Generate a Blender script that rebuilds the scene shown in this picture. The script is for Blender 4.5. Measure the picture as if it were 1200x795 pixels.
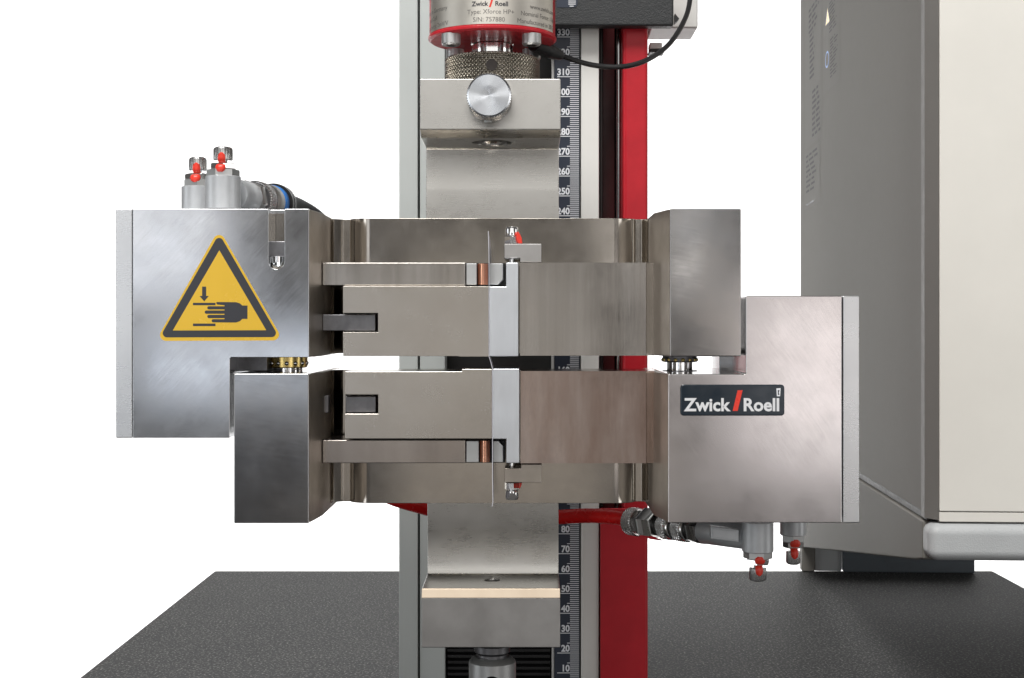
import bpy, bmesh, math, random
from mathutils import Vector, Matrix
random.seed(4)
sc = bpy.context.scene
for o in list(bpy.data.objects):
    bpy.data.objects.remove(o)

# ------------------------------------------------------------------ camera
F, VX, VY, CZ = 1700.0, 620.0, 378.0, 0.230     # focal length (px of the 1200 px photo), principal point, eye height above the bench
cam_d = bpy.data.cameras.new('camera'); cam = bpy.data.objects.new('camera', cam_d)
sc.collection.objects.link(cam); sc.camera = cam
cam.location = (0, 0, CZ); cam.rotation_euler = (math.radians(90), 0, 0)
cam_d.sensor_width = 36; cam_d.lens = F / 1200 * 36
cam_d.shift_x = -(VX - 600) / 1200; cam_d.shift_y = (VY - 397.5) / 1200
cam_d.clip_start = 0.02; cam_d.clip_end = 50

# ------------------------------------------------------------------ world and lamps
w = bpy.data.worlds.new('World'); sc.world = w; w.use_nodes = True
bg = w.node_tree.nodes['Background']
bg.inputs['Color'].default_value = (1.0, 0.95, 0.91, 1); bg.inputs['Strength'].default_value = 0.11

def lamp(name, loc, target, sx, sy, power, col=(1, 1, 1), spread=180):
    d = bpy.data.lights.new(name, 'AREA'); d.shape = 'RECTANGLE'; d.size = sx; d.size_y = sy
    d.energy = power; d.color = col; d.spread = math.radians(spread)
    o = bpy.data.objects.new(name, d); sc.collection.objects.link(o)
    o.location = loc
    o.rotation_euler = (Vector(target) - Vector(loc)).to_track_quat('-Z', 'Y').to_euler()
    return o
def panel(name, x, z, sx, sy, radiance, col, y=-1.5, target=None):      # added unseen light panel behind the camera, for fill and reflections
    return lamp(name, (x, y, z), target or (x, 1.0, z), sx, sy, radiance * math.pi * sx * sy, col)
lamp('ceiling_softbox', (-0.30, -0.15, 1.65), (-0.02, 0.75, 0.15), 0.75, 0.7, 35, (1, 0.98, 0.95))
panel('fill_panel_high', -0.05, 1.02, 2.4, 0.95, 1.1, (1.0, 0.98, 0.95))  # added fill for the front faces and upper holder
panel('reflect_panel_left', -0.70, 0.37, 0.30, 0.20, 1.45, (0.95, 0.96, 1.0))  # added; its reflection brightens the upper left housing
panel('reflect_panel_left_low', -0.50, 0.15, 0.42, 0.12, 1.35, (0.84, 0.90, 1.0))  # added bluish strip, reflected lower in the left housing
panel('reflect_panel_right', 0.56, 0.14, 0.36, 0.36, 1.4, (1.0, 0.94, 0.93))  # added; its reflection brightens the lower right housing
panel('reflect_panel_right_narrow', 0.285, 0.40, 0.06, 0.26, 1.7, (1.0, 0.97, 0.95))  # added for a bright streak on the upper right housing
panel('fill_panel_middle', -0.12, 0.20, 0.42, 0.30, 0.58, (1.0, 0.95, 0.88))  # added to lift the jaws
panel('fill_panel_low', -0.05, -0.06, 0.62, 0.20, 0.42, (1.0, 0.92, 0.84))  # added warm fill for the lower yoke, plate and foot
panel('reflect_panel_far_left', -1.18, 0.30, 0.45, 1.0, 3.0, (0.96, 0.98, 1.0))  # added for the highlight on the yoke's left rounded corner
panel('reflect_panel_far_right', 1.08, 0.30, 0.45, 1.0, 2.6, (1.0, 0.98, 0.96))  # added likewise for the yoke's right corner
lamp('side_fill_left', (-1.7, 0.25, 0.30), (0, 0.6, 0.3), 0.45, 1.1, 3.6, (0.95, 0.98, 1.0))  # added side light for highlights on rounded metal
lamp('side_fill_right', (1.7, 0.15, 0.30), (0, 0.6, 0.3), 0.45, 1.1, 3.6, (1.0, 0.98, 0.96))  # added counterpart on the right side
lamp('backdrop_fill_high', (0.0, 1.6, 1.15), (0, 2.75, 1.15), 2.6, 0.25, 36)  # added lamp out of frame that brightens the backdrop to white
lamp('backdrop_fill_low', (0.0, 1.6, -0.75), (0, 2.75, -0.75), 2.6, 0.25, 36)  # second added lamp, whitens the backdrop from below

sc.view_settings.view_transform = 'Standard'; sc.view_settings.look = 'None'
sc.view_settings.exposure = 0.0; sc.view_settings.gamma = 1.0

# ------------------------------------------------------------------ helpers
def X(px, d): return (px - VX) * d / F / 1000.0
def Z(py, d): return CZ - (py - VY) * d / F / 1000.0
def P(px, py, d): return Vector((X(px, d), d / 1000.0, Z(py, d)))
ORIGIN = {}

def thing(name, label, cat, loc, group=None):
    o = bpy.data.objects.new(name, None); sc.collection.objects.link(o)
    o.location = loc; o.empty_display_size = 0.02
    o['label'] = label; o['category'] = cat
    if group: o['group'] = group
    ORIGIN[o.name] = Vector(loc)
    return o

def link(name, bm, mat, parent=None, bevel=0.0, seg=2, sharp=32, label=None, origin=None):
    """one mesh object; bmesh is in world coordinates"""
    org = ORIGIN[parent.name] if parent else Vector(origin or (0, 0, 0))
    bmesh.ops.recalc_face_normals(bm, faces=bm.faces)
    bmesh.ops.translate(bm, verts=bm.verts, vec=-org)
    me = bpy.data.meshes.new(name); bm.to_mesh(me); bm.free()
    for p in me.polygons: p.use_smooth = True
    me.set_sharp_from_angle(angle=math.radians(sharp))
    me.materials.append(mat)
    o = bpy.data.objects.new(name, me); sc.collection.objects.link(o)
    if parent: o.parent = parent
    else: o.location = org
    ORIGIN[o.name] = org
    if bevel:
        m = o.modifiers.new('bevel', 'BEVEL'); m.width = bevel; m.segments = seg
        m.limit_method = 'ANGLE'; m.angle_limit = math.radians(28); m.harden_normals = True
    if label: o['label'] = label
    return o

def extrude(pts, vec):
    bm = bmesh.new()
    a = [bm.verts.new(p) for p in pts]
    b = [bm.verts.new(Vector(p) + Vector(vec)) for p in pts]
    n = len(a)
    bm.faces.new(a); bm.faces.new(b[::-1])
    for i in range(n):
        bm.faces.new((a[i], b[i], b[(i + 1) % n], a[(i + 1) % n]))
    return bm

def face(pts_px, d0, d1):                      # outline seen from the front at distance d0, going straight back to d1
    return extrude([P(x, y, d0) for x, y in pts_px], (0, (d1 - d0) / 1000.0, 0))
def rect(x0, x1, y0, y1, d0, d1):
    return face([(x0, y0), (x1, y0), (x1, y1), (x0, y1)], d0, d1)
def plan(pts, z0, z1):                         # outline seen from above [(px, d)]
    return extrude([(X(x, d), d / 1000.0, z0) for x, d in pts], (0, 0, z1 - z0))
def side(pts, x0, x1):                         # outline seen from the side [(py, d)], x in metres
    return extrude([(x0, d / 1000.0, Z(y, d)) for y, d in pts], (x1 - x0, 0, 0))
def sheet(pts):                                # thin flat printed shape
    bm = bmesh.new(); bm.faces.new([bm.verts.new(p) for p in pts]); return bm

def basis(axis):
    a = Vector(axis).normalized()
    t = Vector((0, 0, 1)) if abs(a.z) < 0.9 else Vector((0, 1, 0))
    u = a.cross(t).normalized(); v = a.cross(u).normalized()
    return a, u, v

def lathe(base, axis, prof, n=48, rfun=None, phase=0.0):
    """prof: [(radius, height)] in metres; closed with caps"""
    a, u, v = basis(axis); base = Vector(base)
    bm = bmesh.new(); rings = []
    for k, (r, h) in enumerate(prof):
        ring = []
        for i in range(n):
            t = 2 * math.pi * i / n + phase
            rr = r * (rfun(t, k) if rfun else 1.0)
            ring.append(bm.verts.new(base + a * h + (u * math.cos(t) + v * math.sin(t)) * rr))
        rings.append(ring)
    for k in range(len(rings) - 1):
        for i in range(n):
            j = (i + 1) % n
            bm.faces.new((rings[k][i], rings[k][j], rings[k + 1][j], rings[k + 1][i]))
    bm.faces.new(rings[0][::-1]); bm.faces.new(rings[-1])
    return bm

def ringmesh(base, axis, r0, r1, h, n=48):
    """flat-ended hollow ring"""
    a, u, v = basis(axis); base = Vector(base); bm = bmesh.new(); L = []
    for r, hh in ((r1, 0), (r1, h), (r0, h), (r0, 0)):
        L.append([bm.verts.new(base + a * hh + (u * math.cos(2 * math.pi * i / n) + v * math.sin(2 * math.pi * i / n)) * r) for i in range(n)])
    for k in range(4):
        for i in range(n):
            j = (i + 1) % n; m = (k + 1) % 4
            bm.faces.new((L[k][i], L[k][j], L[m][j], L[m][i]))
    return bm

def knurl(base, axis, r, h, depth=0.00018, pitch=0.00105, rows=None, chamfer=0.0006):
    """cylinder with raised diamond knurling"""
    n = int(2 * math.pi * r / pitch) * 8
    rows = rows or max(8, int(h / pitch * 8))
    a, u, v = basis(axis); base = Vector(base); bm = bmesh.new(); R = []
    m = int(2 * math.pi * r / pitch)
    hs = [0.0] + [chamfer + (h - 2 * chamfer) * k / rows for k in range(rows + 1)] + [h]
    for k, hh in enumerate(hs):
        ring = []
        for i in range(n):
            t = 2 * math.pi * i / n
            if k in (0, len(hs) - 1): rr = r - chamfer
            else:
                p1 = abs(((m * t / (2 * math.pi) + hh / pitch) % 1) - .5) * 2
                p2 = abs(((m * t / (2 * math.pi) - hh / pitch) % 1) - .5) * 2
                rr = r - depth * 2 * max(0.0, 1 - min(p1, p2) * 2.2)
            ring.append(bm.verts.new(base + a * hh + (u * math.cos(t) + v * math.sin(t)) * rr))
        R.append(ring)
    for k in range(len(R) - 1):
        for i in range(n):
            j = (i + 1) % n
            bm.faces.new((R[k][i], R[k][j], R[k + 1][j], R[k + 1][i]))
    bm.faces.new(R[0][::-1]); bm.faces.new(R[-1])
    return bm

def smooth_path(pts, sub=10):
    out = []; n = len(pts)
    for i in range(n - 1):
        p0, p1, p2, p3 = pts[max(i - 1, 0)], pts[i], pts[i + 1], pts[min(i + 2, n - 1)]
        for k in range(sub):
            t = k / sub
            out.append(.5 * ((2 * p1) + (-p0 + p2) * t + (2 * p0 - 5 * p1 + 4 * p2 - p3) * t * t + (-p0 + 3 * p1 - 3 * p2 + p3) * t ** 3))
    out.append(pts[-1]); return out

def tube(pts, r, n=16, rfun=None):
    bm = bmesh.new(); rings = []
    t0 = (pts[1] - pts[0]).normalized(); _, u, v = basis(t0)
    for i, p in enumerate(pts):
        t = (pts[min(i + 1, len(pts) - 1)] - pts[max(i - 1, 0)]).normalized()
        u = (u - t * u.dot(t)).normalized(); v = t.cross(u)
        rr = r * (rfun(i / (len(pts) - 1)) if rfun else 1)
        rings.append([bm.verts.new(p + (u * math.cos(2 * math.pi * k / n) + v * math.sin(2 * math.pi * k / n)) * rr) for k in range(n)])
    for i in range(len(rings) - 1):
        for k in range(n):
            j = (k + 1) % n
            bm.faces.new((rings[i][k], rings[i][j], rings[i + 1][j], rings[i + 1][k]))
    bm.faces.new(rings[0][::-1]); bm.faces.new(rings[-1])
    return bm

def cut(obj, bm):
    """boolean difference, applied at once (before any bevel)"""
    me = bpy.data.meshes.new('cutter'); bmesh.ops.recalc_face_normals(bm, faces=bm.faces); bm.to_mesh(me); bm.free()
    c = bpy.data.objects.new('cutter', me); sc.collection.objects.link(c)
    keep = [(m.width, m.segments) for m in obj.modifiers if m.type == 'BEVEL']
    obj.modifiers.clear()
    m = obj.modifiers.new('b', 'BOOLEAN'); m.operation = 'DIFFERENCE'; m.object = c; m.solver = 'EXACT'
    bpy.context.view_layer.update()
    dg = bpy.context.evaluated_depsgraph_get()
    new = bpy.data.meshes.new_from_object(obj.evaluated_get(dg))
    obj.modifiers.clear(); obj.data = new
    for p in new.polygons: p.use_smooth = True
    new.set_sharp_from_angle(angle=math.radians(32))
    bpy.data.objects.remove(c)
    for wd, sg in keep:
        b = obj.modifiers.new('bevel', 'BEVEL'); b.width = wd; b.segments = sg
        b.limit_method = 'ANGLE'; b.angle_limit = math.radians(28); b.harden_normals = True

def text_mesh(s, size, bold=0.0, align='CENTER', shear=0.0):
    """verts (x, y) of a text string in its own plane, as bmesh"""
    c = bpy.data.curves.new('t', 'FONT'); c.body = s; c.size = size; c.align_x = align
    c.offset = bold; c.shear = shear; c.resolution_u = 3
    o = bpy.data.objects.new('t', c); sc.collection.objects.link(o)
    bpy.context.view_layer.update()
    me = bpy.data.meshes.new_from_object(o.evaluated_get(bpy.context.evaluated_depsgraph_get()))
    bm = bmesh.new(); bm.from_mesh(me)
    bpy.data.objects.remove(o); bpy.data.curves.remove(c); bpy.data.meshes.remove(me)
    return bm

def flat_text(name, s, px, py, d, size, mat, parent, bold=0.0, align='CENTER', sx=1.0, shear=0.0):
    bm = text_mesh(s, size, bold, align, shear); o = P(px, py, d)
    for v in bm.verts: v.co = Vector((o.x + v.co.x * sx, o.y, o.z + v.co.y))
    return link(name, bm, mat, parent)

# ------------------------------------------------------------------ materials
def nt(name):
    m = bpy.data.materials.new(name); m.use_nodes = True
    t = m.node_tree; b = t.nodes['Principled BSDF']
    return m, t, b
def noise(t, scale, vec=None, detail=4, rough=.55):
    n = t.nodes.new('ShaderNodeTexNoise'); n.inputs['Scale'].default_value = scale
    n.inputs['Detail'].default_value = detail; n.inputs['Roughness'].default_value = rough
    if vec: t.links.new(vec, n.inputs['Vector'])
    return n
def mapped(t, s, rot=(0, 0, 0)):
    tc = t.nodes.new('ShaderNodeTexCoord'); mp = t.nodes.new('ShaderNodeMapping')
    mp.vector_type = 'TEXTURE'                   # rotate first, then stretch
    mp.inputs['Scale'].default_value = tuple(1 / k for k in s); mp.inputs['Rotation'].default_value = rot
    t.links.new(tc.outputs['Object'], mp.inputs['Vector']); return mp.outputs['Vector']
def ramp(t, fac, a, b, lo=.3, hi=.7):
    r = t.nodes.new('ShaderNodeValToRGB'); t.links.new(fac, r.inputs['Fac'])
    r.color_ramp.elements[0].position = lo; r.color_ramp.elements[1].position = hi
    r.color_ramp.elements[0].color = (*a, 1); r.color_ramp.elements[1].color = (*b, 1)
    return r.outputs['Color']
def rng(t, fac, a, b, lo=.3, hi=.7):
    r = t.nodes.new('ShaderNodeMapRange'); t.links.new(fac, r.inputs['Value'])
    for k, v in zip(('From Min', 'From Max', 'To Min', 'To Max'), (lo, hi, a, b)): r.inputs[k].default_value = v
    return r.outputs['Result']

def steel(name, c1, c2, r0, r1, streak=(1, 1, 1), bump=.12, blot=45, rot=(0, 0, 0), grain=2600, metal=1.0, aniso=0.0, rs=70, bst=None, gr=.025):
    """ground / plated steel: cloudy colour tone, directional grinding grain, fine pits"""
    m, t, b = nt(name)
    v0 = mapped(t, (1, 1, 1)); v1 = mapped(t, streak, rot)
    blotch = noise(t, blot, mapped(t, bst) if bst else v0, 5, .62)
    t.links.new(ramp(t, blotch.outputs['Fac'], c1, c2), b.inputs['Base Color'])
    g = noise(t, grain, v1, 3, .6); f = noise(t, rs, v0, 4, .55)
    mx = t.nodes.new('ShaderNodeMath'); mx.operation = 'ADD'
    t.links.new(rng(t, f.outputs['Fac'], r0, r1), mx.inputs[0])
    t.links.new(rng(t, g.outputs['Fac'], -gr, gr), mx.inputs[1])
    t.links.new(mx.outputs[0], b.inputs['Roughness'])
    b.inputs['Metallic'].default_value = metal
    bp = t.nodes.new('ShaderNodeBump'); bp.inputs['Strength'].default_value = bump * .6; bp.inputs['Distance'].default_value = .00003
    t.links.new(g.outputs['Fac'], bp.inputs['Height']); t.links.new(bp.outputs['Normal'], b.inputs['Normal'])
    if aniso: b.inputs['Anisotropic'].default_value = aniso
    return m

def paint(name, c, rough=.45, var=.06, bump=0.0, bscale=900, spec=.5, dirt=30, rv=.06):
    m, t, b = nt(name); v = mapped(t, (1, 1, 1))
    n = noise(t, dirt, v, 5, .6)
    t.links.new(ramp(t, n.outputs['Fac'], tuple(k * (1 - var) for k in c), tuple(min(1, k * (1 + var)) for k in c)), b.inputs['Base Color'])
    n2 = noise(t, 180, v, 4, .6)
    t.links.new(rng(t, n2.outputs['Fac'], rough - rv, rough + rv), b.inputs['Roughness'])
    b.inputs['Specular IOR Level'].default_value = spec
    if bump:
        nb = noise(t, bscale, v, 3, .6)
        bp = t.nodes.new('ShaderNodeBump'); bp.inputs['Strength'].default_value = bump; bp.inputs['Distance'].default_value = .0005
        t.links.new(nb.outputs['Fac'], bp.inputs['Height']); t.links.new(bp.outputs['Normal'], b.inputs['Normal'])
    return m

M = {}
M['nickel'] = steel('nickel_plate', (.55, .57, .60), (.68, .675, .665), .11, .16, (1, 1, .05), .003, 10, rot=(0, .75, 0), gr=.012)  # bluish clouds in the colour imitate room reflections
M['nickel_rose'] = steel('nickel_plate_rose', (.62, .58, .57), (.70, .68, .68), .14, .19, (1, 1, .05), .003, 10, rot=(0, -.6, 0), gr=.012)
M['nickel_dark'] = steel('nickel_dark_reflect', (.31, .325, .345), (.46, .44, .42), .11, .16, (.05, 1, 1), .004, 14, rot=(0, .2, 0), gr=.011)  # darker copy; dark and bluish reflections are put into its colour
M['side_brown'] = steel('milled_side', (.40, .36, .31), (.52, .47, .42), .34, .46, (1, 1, .05), .25, 60)
M['yoke'] = steel('yoke_steel', (.39, .36, .32), (.48, .45, .41), .11, .17, (1, 1, 1), .02, 30)
M['jaw'] = steel('jaw_steel', (.50, .465, .42), (.56, .53, .485), .22, .27, (1, 1, 1), .02, 30)
M['band'] = steel('banded_steel', (.37, .345, .315), (.55, .525, .495), .16, .23, (1, 1, .03), .03, 75, bst=(1, 1, .015), gr=.03)
M['carrier_brown'] = steel('carrier_reflect_tint', (.33, .235, .195), (.52, .445, .41), .17, .24, (1, 1, .3), .015, 85, grain=1500, bst=(1, 1, .18), gr=.03)  # reddish mottle in the colour stands in for a coppery reflection
M['insert'] = steel('aluminium_insert', (.70, .735, .775), (.78, .81, .85), .32, .42, (1, 1, .03), .06, 60, bst=(1, 1, .1), gr=.06)
M['end'] = steel('ground_end_plate', (.62, .63, .645), (.68, .69, .70), .26, .30, (.04, 1, 1), .0, 30, gr=.01)
M['cap'] = steel('ribbed_cap', (.54, .54, .54), (.62, .62, .62), .24, .30, (1, 1, 1), .0, 60)
M['holder'] = steel('milled_holder', (.50, .49, .465), (.58, .57, .545), .26, .32, (.05, 1, 1), .01, 35)
M['chrome'] = steel('bright_chrome', (.80, .80, .80), (.86, .86, .86), .07, .12, (1, 1, 1), .02, 60)
M['satin'] = steel('satin_zinc', (.52, .53, .53), (.60, .61, .61), .40, .50, (1, 1, 1), .15, 60, grain=1800)
M['cast'] = steel('cast_zinc', (.48, .50, .52), (.60, .62, .64), .38, .50, (1, 1, 1), .1, 60, grain=1100, metal=.5)
M['knurl'] = steel('knurled_steel', (.25, .23, .195), (.33, .305, .265), .26, .32, (1, 1, 1), .0, 60)
M['knurl_bright'] = steel('knurled_chrome', (.76, .76, .76), (.84, .84, .84), .18, .24, (1, 1, 1), .0, 60)
M['copper'] = steel('copper', (.72, .36, .24), (.80, .44, .30), .2, .28, (1, 1, 1), .05, 80)
M['brass'] = steel('brass', (.66, .50, .18), (.74, .58, .24), .22, .3, (1, 1, 1), .05, 80)
M['gunmetal'] = steel('blackened_steel', (.16, .16, .17), (.24, .24, .25), .35, .48, (1, 1, 1), .2, 160)
M['dark_steel'] = steel('dark_steel', (.05, .05, .05), (.08, .08, .08), .4, .5, (1, 1, 1), .1, 60)
M['foot_face'] = steel('milled_foot', (.40, .39, .38), (.48, .47, .46), .36, .46, (1, 1, .2), .15, 50)
M['cream_steel'] = steel('milled_edge', (.60, .50, .39), (.68, .58, .46), .42, .5, (.03, 1, 1), .2, 60)
M['label_metal'] = steel('label_foil', (.66, .63, .57), (.72, .69, .63), .42, .5, (.1, 1, 1), .05, 60)
M['red'] = paint('red_paint', (.50, .016, .027), .38, .10, .04, spec=.3, dirt=60)
M['hole'] = paint('dark_hole', (.014, .009, .007), .6, .2)
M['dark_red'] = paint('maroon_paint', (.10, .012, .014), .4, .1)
M['red_hose'] = paint('red_hose', (.80, .012, .012), .25, .03)
M['lacquer'] = paint('red_lacquer', (.78, .045, .025), .3, .1, .2, 500)
M['grey'] = paint('grey_profile', (.50, .53, .52), .42, .03)
M['pale'] = paint('pale_profile', (.78, .775, .745), .42, .03)
M['black'] = paint('black_powdercoat', (.022, .024, .026), .48, .15, .9, 1500)
M['rubber'] = paint('black_rubber', (.012, .012, .013), .36, .1)
M['panel'] = paint('black_panel', (.012, .012, .012), .5, .1)
M['navy'] = paint('ruler_navy', (.022, .03, .05), .4, .1)
M['print'] = paint('white_print', (.80, .82, .86), .5, .04)
M['ink'] = paint('dark_ink', (.035, .037, .045), .42, .1)
M['greyink'] = paint('grey_ink', (.16, .15, .14), .5, .1)
M['yellow'] = paint('warning_yellow', (.76, .475, .035), .24, .04)
M['blue'] = paint('blue_ring', (.02, .22, .72), .35, .05)
M['logo_bg'] = paint('logo_ground', (.013, .022, .032), .16, .1)
M['logo_white'] = paint('logo_white', (.75, .76, .78), .4, .02)
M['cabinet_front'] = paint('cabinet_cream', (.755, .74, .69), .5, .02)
M['cabinet_side'] = paint('cabinet_grey_shaded', (.185, .178, .162), .6, .01, spec=.12, rv=.01)  # grey paint darkened further; the side's shade is put into its colour
M['cabinet_edge'] = paint('cabinet_edge', (.18, .175, .165), .55, .04)
M['plinth'] = paint('plinth_grey', (.46, .48, .49), .5, .05, .5, 1300)
M['foot_dark'] = paint('foot_blue_grey', (.10, .12, .14), .5, .1)
M['bar_brown'] = steel('slide_bar_brown', (.36, .32, .29), (.46, .42, .39), .18, .24, (.05, 1, 1), .01, 60, bst=(1, 1, .1), gr=.02)
M['film'] = paint('clear_film', (.62, .62, .68), .25, .05)
M['casing'] = paint('casing_white', (.62, .62, .60), .45, .03)

def bench_mat():
    m, t, b = nt('speckled_laminate'); v = mapped(t, (1, 1, 1))
    base = noise(t, 14, v, 4); fine = noise(t, 520, v, 2, .7); fleck = noise(t, 640, v, 0, .5)
    c0 = ramp(t, base.outputs['Fac'], (.034, .035, .037), (.044, .045, .046))
    vor = t.nodes.new('ShaderNodeTexVoronoi'); vor.inputs['Scale'].default_value = 420
    wob = t.nodes.new('ShaderNodeMix'); wob.data_type = 'VECTOR'
    t.links.new(v, vor.inputs['Vector'])
    m1 = t.nodes.new('ShaderNodeMix'); m1.data_type = 'RGBA'
    t.links.new(rng(t, fine.outputs['Fac'], 0, .66, .55, .68), m1.inputs['Factor'])
    t.links.new(c0, m1.inputs[6]); m1.inputs[7].default_value = (.20, .20, .20, 1)
    m2 = t.nodes.new('ShaderNodeMix'); m2.data_type = 'RGBA'
    t.links.new(rng(t, fleck.outputs['Fac'], 0, .5, .64, .74), m2.inputs['Factor'])
    t.links.new(m1.outputs[2], m2.inputs[6]); m2.inputs[7].default_value = (.42, .41, .39, 1)
    m3 = t.nodes.new('ShaderNodeMix'); m3.data_type = 'RGBA'
    t.links.new(rng(t, fine.outputs['Fac'], .7, 0, .30, .42), m3.inputs['Factor'])
    t.links.new(m2.outputs[2], m3.inputs[6]); m3.inputs[7].default_value = (.03, .03, .031, 1)
    t.links.new(m3.outputs[2], b.inputs['Base Color'])
    b.inputs['Roughness'].default_value = .6; b.inputs['Specular IOR Level'].default_value = .12
    bp = t.nodes.new('ShaderNodeBump'); bp.inputs['Strength'].default_value = .25; bp.inputs['Distance'].default_value = .0004
    t.links.new(fine.outputs['Fac'], bp.inputs['Height']); t.links.new(bp.outputs['Normal'], b.inputs['Normal'])
    t.nodes.remove(vor); t.nodes.remove(wob)
    return m
M['bench'] = bench_mat()
m, t, b = nt('white_backdrop'); b.inputs['Base Color'].default_value = (.92, .92, .92, 1); b.inputs['Roughness'].default_value = 1; b.inputs['Specular IOR Level'].default_value = 0
nb = noise(t, 3, mapped(t, (1, 1, 1)))
t.links.new(ramp(t, nb.outputs['Fac'], (.915, .915, .915), (.925, .925, .925)), b.inputs['Base Color'])
M['backdrop'] = m
m, t, b = nt('turned_face')                      # facing cuts on the knob end
b.inputs['Metallic'].default_value = 1; b.inputs['Base Color'].default_value = (.60, .625, .66, 1)
b.inputs['Roughness'].default_value = .26; b.inputs['Anisotropic'].default_value = .92
tg = t.nodes.new('ShaderNodeTangent'); tg.direction_type = 'RADIAL'; tg.axis = 'Y'
t.links.new(tg.outputs['Tangent'], b.inputs['Tangent'])
nz = noise(t, 60, mapped(t, (1, 1, 1))); t.links.new(rng(t, nz.outputs['Fac'], .22, .30), b.inputs['Roughness'])
M['turned'] = m

# ------------------------------------------------------------------ setting: backdrop, added to give a blank white ground
bm = bmesh.new(); prof = [(1.5, -0.95), (1.9, -0.95)]
for k in range(1, 13):
    a = k / 12 * math.pi / 2
    prof.append((1.9 + .9 * math.sin(a), -.95 + .9 * (1 - math.cos(a))))
prof.append((2.8, 1.05))
L = [bm.verts.new((-1.45, y, z)) for y, z in prof]; R = [bm.verts.new((1.45, y, z)) for y, z in prof]
for i in range(len(prof) - 1): bm.faces.new((L[i], R[i], R[i + 1], L[i + 1]))
o = link('backdrop', bm, M['backdrop'], sharp=60); o['kind'] = 'structure'

bm = bmesh.new(); bm.faces.new([bm.verts.new(p) for p in ((-1.45, .2, -.951), (1.45, .2, -.951), (1.45, 1.5, -.951), (-1.45, 1.5, -.951))])
M['floor'] = paint('grey_floor', (.16, .16, .155), .6, .1)
o = link('floor', bm, M['floor']); o['kind'] = 'structure'
# ------------------------------------------------------------------ bench
TB = thing('workbench', 'workbench with dark grey speckled laminate top under the testing machine', 'table', (0.07, 0.9, 0))
bm = extrude([(-.292, .42, -.03), (.430, .42, -.03), (.430, 1.344, -.03), (-.292, 1.344, -.03)], (0, 0, .03))
link('table_top', bm, M['bench'], TB, .0025, 3)
for x, y in ((-.25, .47), (.385, .47), (-.25, 1.29), (.385, 1.29)):
    bm = extrude([(x - .022, y - .022, -.95), (x + .022, y - .022, -.95), (x + .022, y + .022, -.95), (x - .022, y + .022, -.95)], (0, 0, .919))
    link('leg', bm, M['gunmetal'], TB, .002)

# ------------------------------------------------------------------ testing machine frame
DC = 727.0
FR = thing('testing_machine', 'upright testing machine column with grey profiles, millimetre ruler and red side cover', 'machine', (X(614, 760), .76, 0))
TOP, BOT = -60, 812
link('base', extrude([(X(470, DC), .57, 0), (X(758, DC), .57, 0), (X(758, DC), .86, 0), (X(470, DC), .86, 0)], (0, 0, .043)), M['black'], FR, .002)
link('profile', rect(467.5, 489.6, TOP, BOT, DC, 800), M['grey'], FR, .0006)
link('profile', rect(489.6, 492, TOP, BOT, DC + 4, 800), M['panel'], FR)
link('profile', rect(492, 521.5, TOP, BOT, DC + 1, 800), M['grey'], FR, .0005)
link('back_panel', rect(521.5, 650, TOP, BOT, 745, 800), M['panel'], FR)
link('profile', rect(646.5, 649.6, TOP, BOT, DC + 4, 745), M['casing'], FR, .0003)
rul = link('ruler', rect(649.8, 679.2, TOP, BOT, DC + 2, 745), M['navy'], FR)
link('profile', rect(681, 702, TOP, BOT, DC, 800), M['pale'], FR, .0006)
link('profile', rect(679.2, 681, TOP, BOT, DC + 5, 745), M['greyink'], FR)
# recess with maroon inner faces, then the red cover
link('recess', rect(702, 729, TOP, BOT, 764, 800), M['dark_red'], FR)
link('recess_lip', rect(702.2, 707, TOP, 596, 737, 764), M['panel'], FR, .001)
link('guide_rod', lathe(P(725, BOT, 741), (0, 0, 1), [(.0022, 0), (.0022, .39)], 24), M['nickel_dark'], FR)
link('red_cover', rect(730, 759.5, TOP, BOT, DC - 3, 800), M['red'], FR, .0022, 4)
link('cover_plate', rect(703.5, 757, 596, BOT, DC - 5, DC - 3.2), M['red'], FR, .0005)
# bellows below the lower holder: pleats
pl = []; y = 742.0
while y < BOT:
    pl += [(y, DC + 4), (y + 2.6, DC + 4), (y + 3.6, DC + 9), (y + 6.0, DC + 9)]; y += 7.0
pts = [Vector((0, d / 1000, Z(yy, DC))) for yy, d in pl]
prof = [(p.y, p.z) for p in pts] + [(.744, pts[-1].z), (.744, pts[0].z)]
link('bellows', extrude([(X(524, DC), yy, zz) for yy, zz in prof], (X(645, DC) - X(524, DC), 0, 0)), M['rubber'], FR)
# ruler print: marks and numerals
DR = DC + 1.9
bm = bmesh.new()
def quad(bm, x0, x1, y0, y1, d):
    bm.faces.new([bm.verts.new(P(x, y, d)) for x, y in ((x0, y0), (x1, y0), (x1, y1), (x0, y1))])
tick = lambda v: 43.5 + (330 - v) * 2.329
for v in range(4, 356):
    y = tick(v)
    if v % 10 == 0: quad(bm, 653, 678.5, y - .45, y + .45, DR)
    elif v % 5 == 0: quad(bm, 664.5, 678.5, y - .4, y + .4, DR)
    else: quad(bm, 668, 678.5, y - .42, y + .42, DR)
link('ruler_marks', bm, M['print'], rul)
for v in list(range(10, 90, 10)) + [160, 170] + list(range(240, 341, 10)):
    flat_text('numeral', str(v), 667.6, tick(v) - 1.9, DR, .0046, M['print'], rul, bold=.00016, align='RIGHT', sx=.92)
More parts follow.
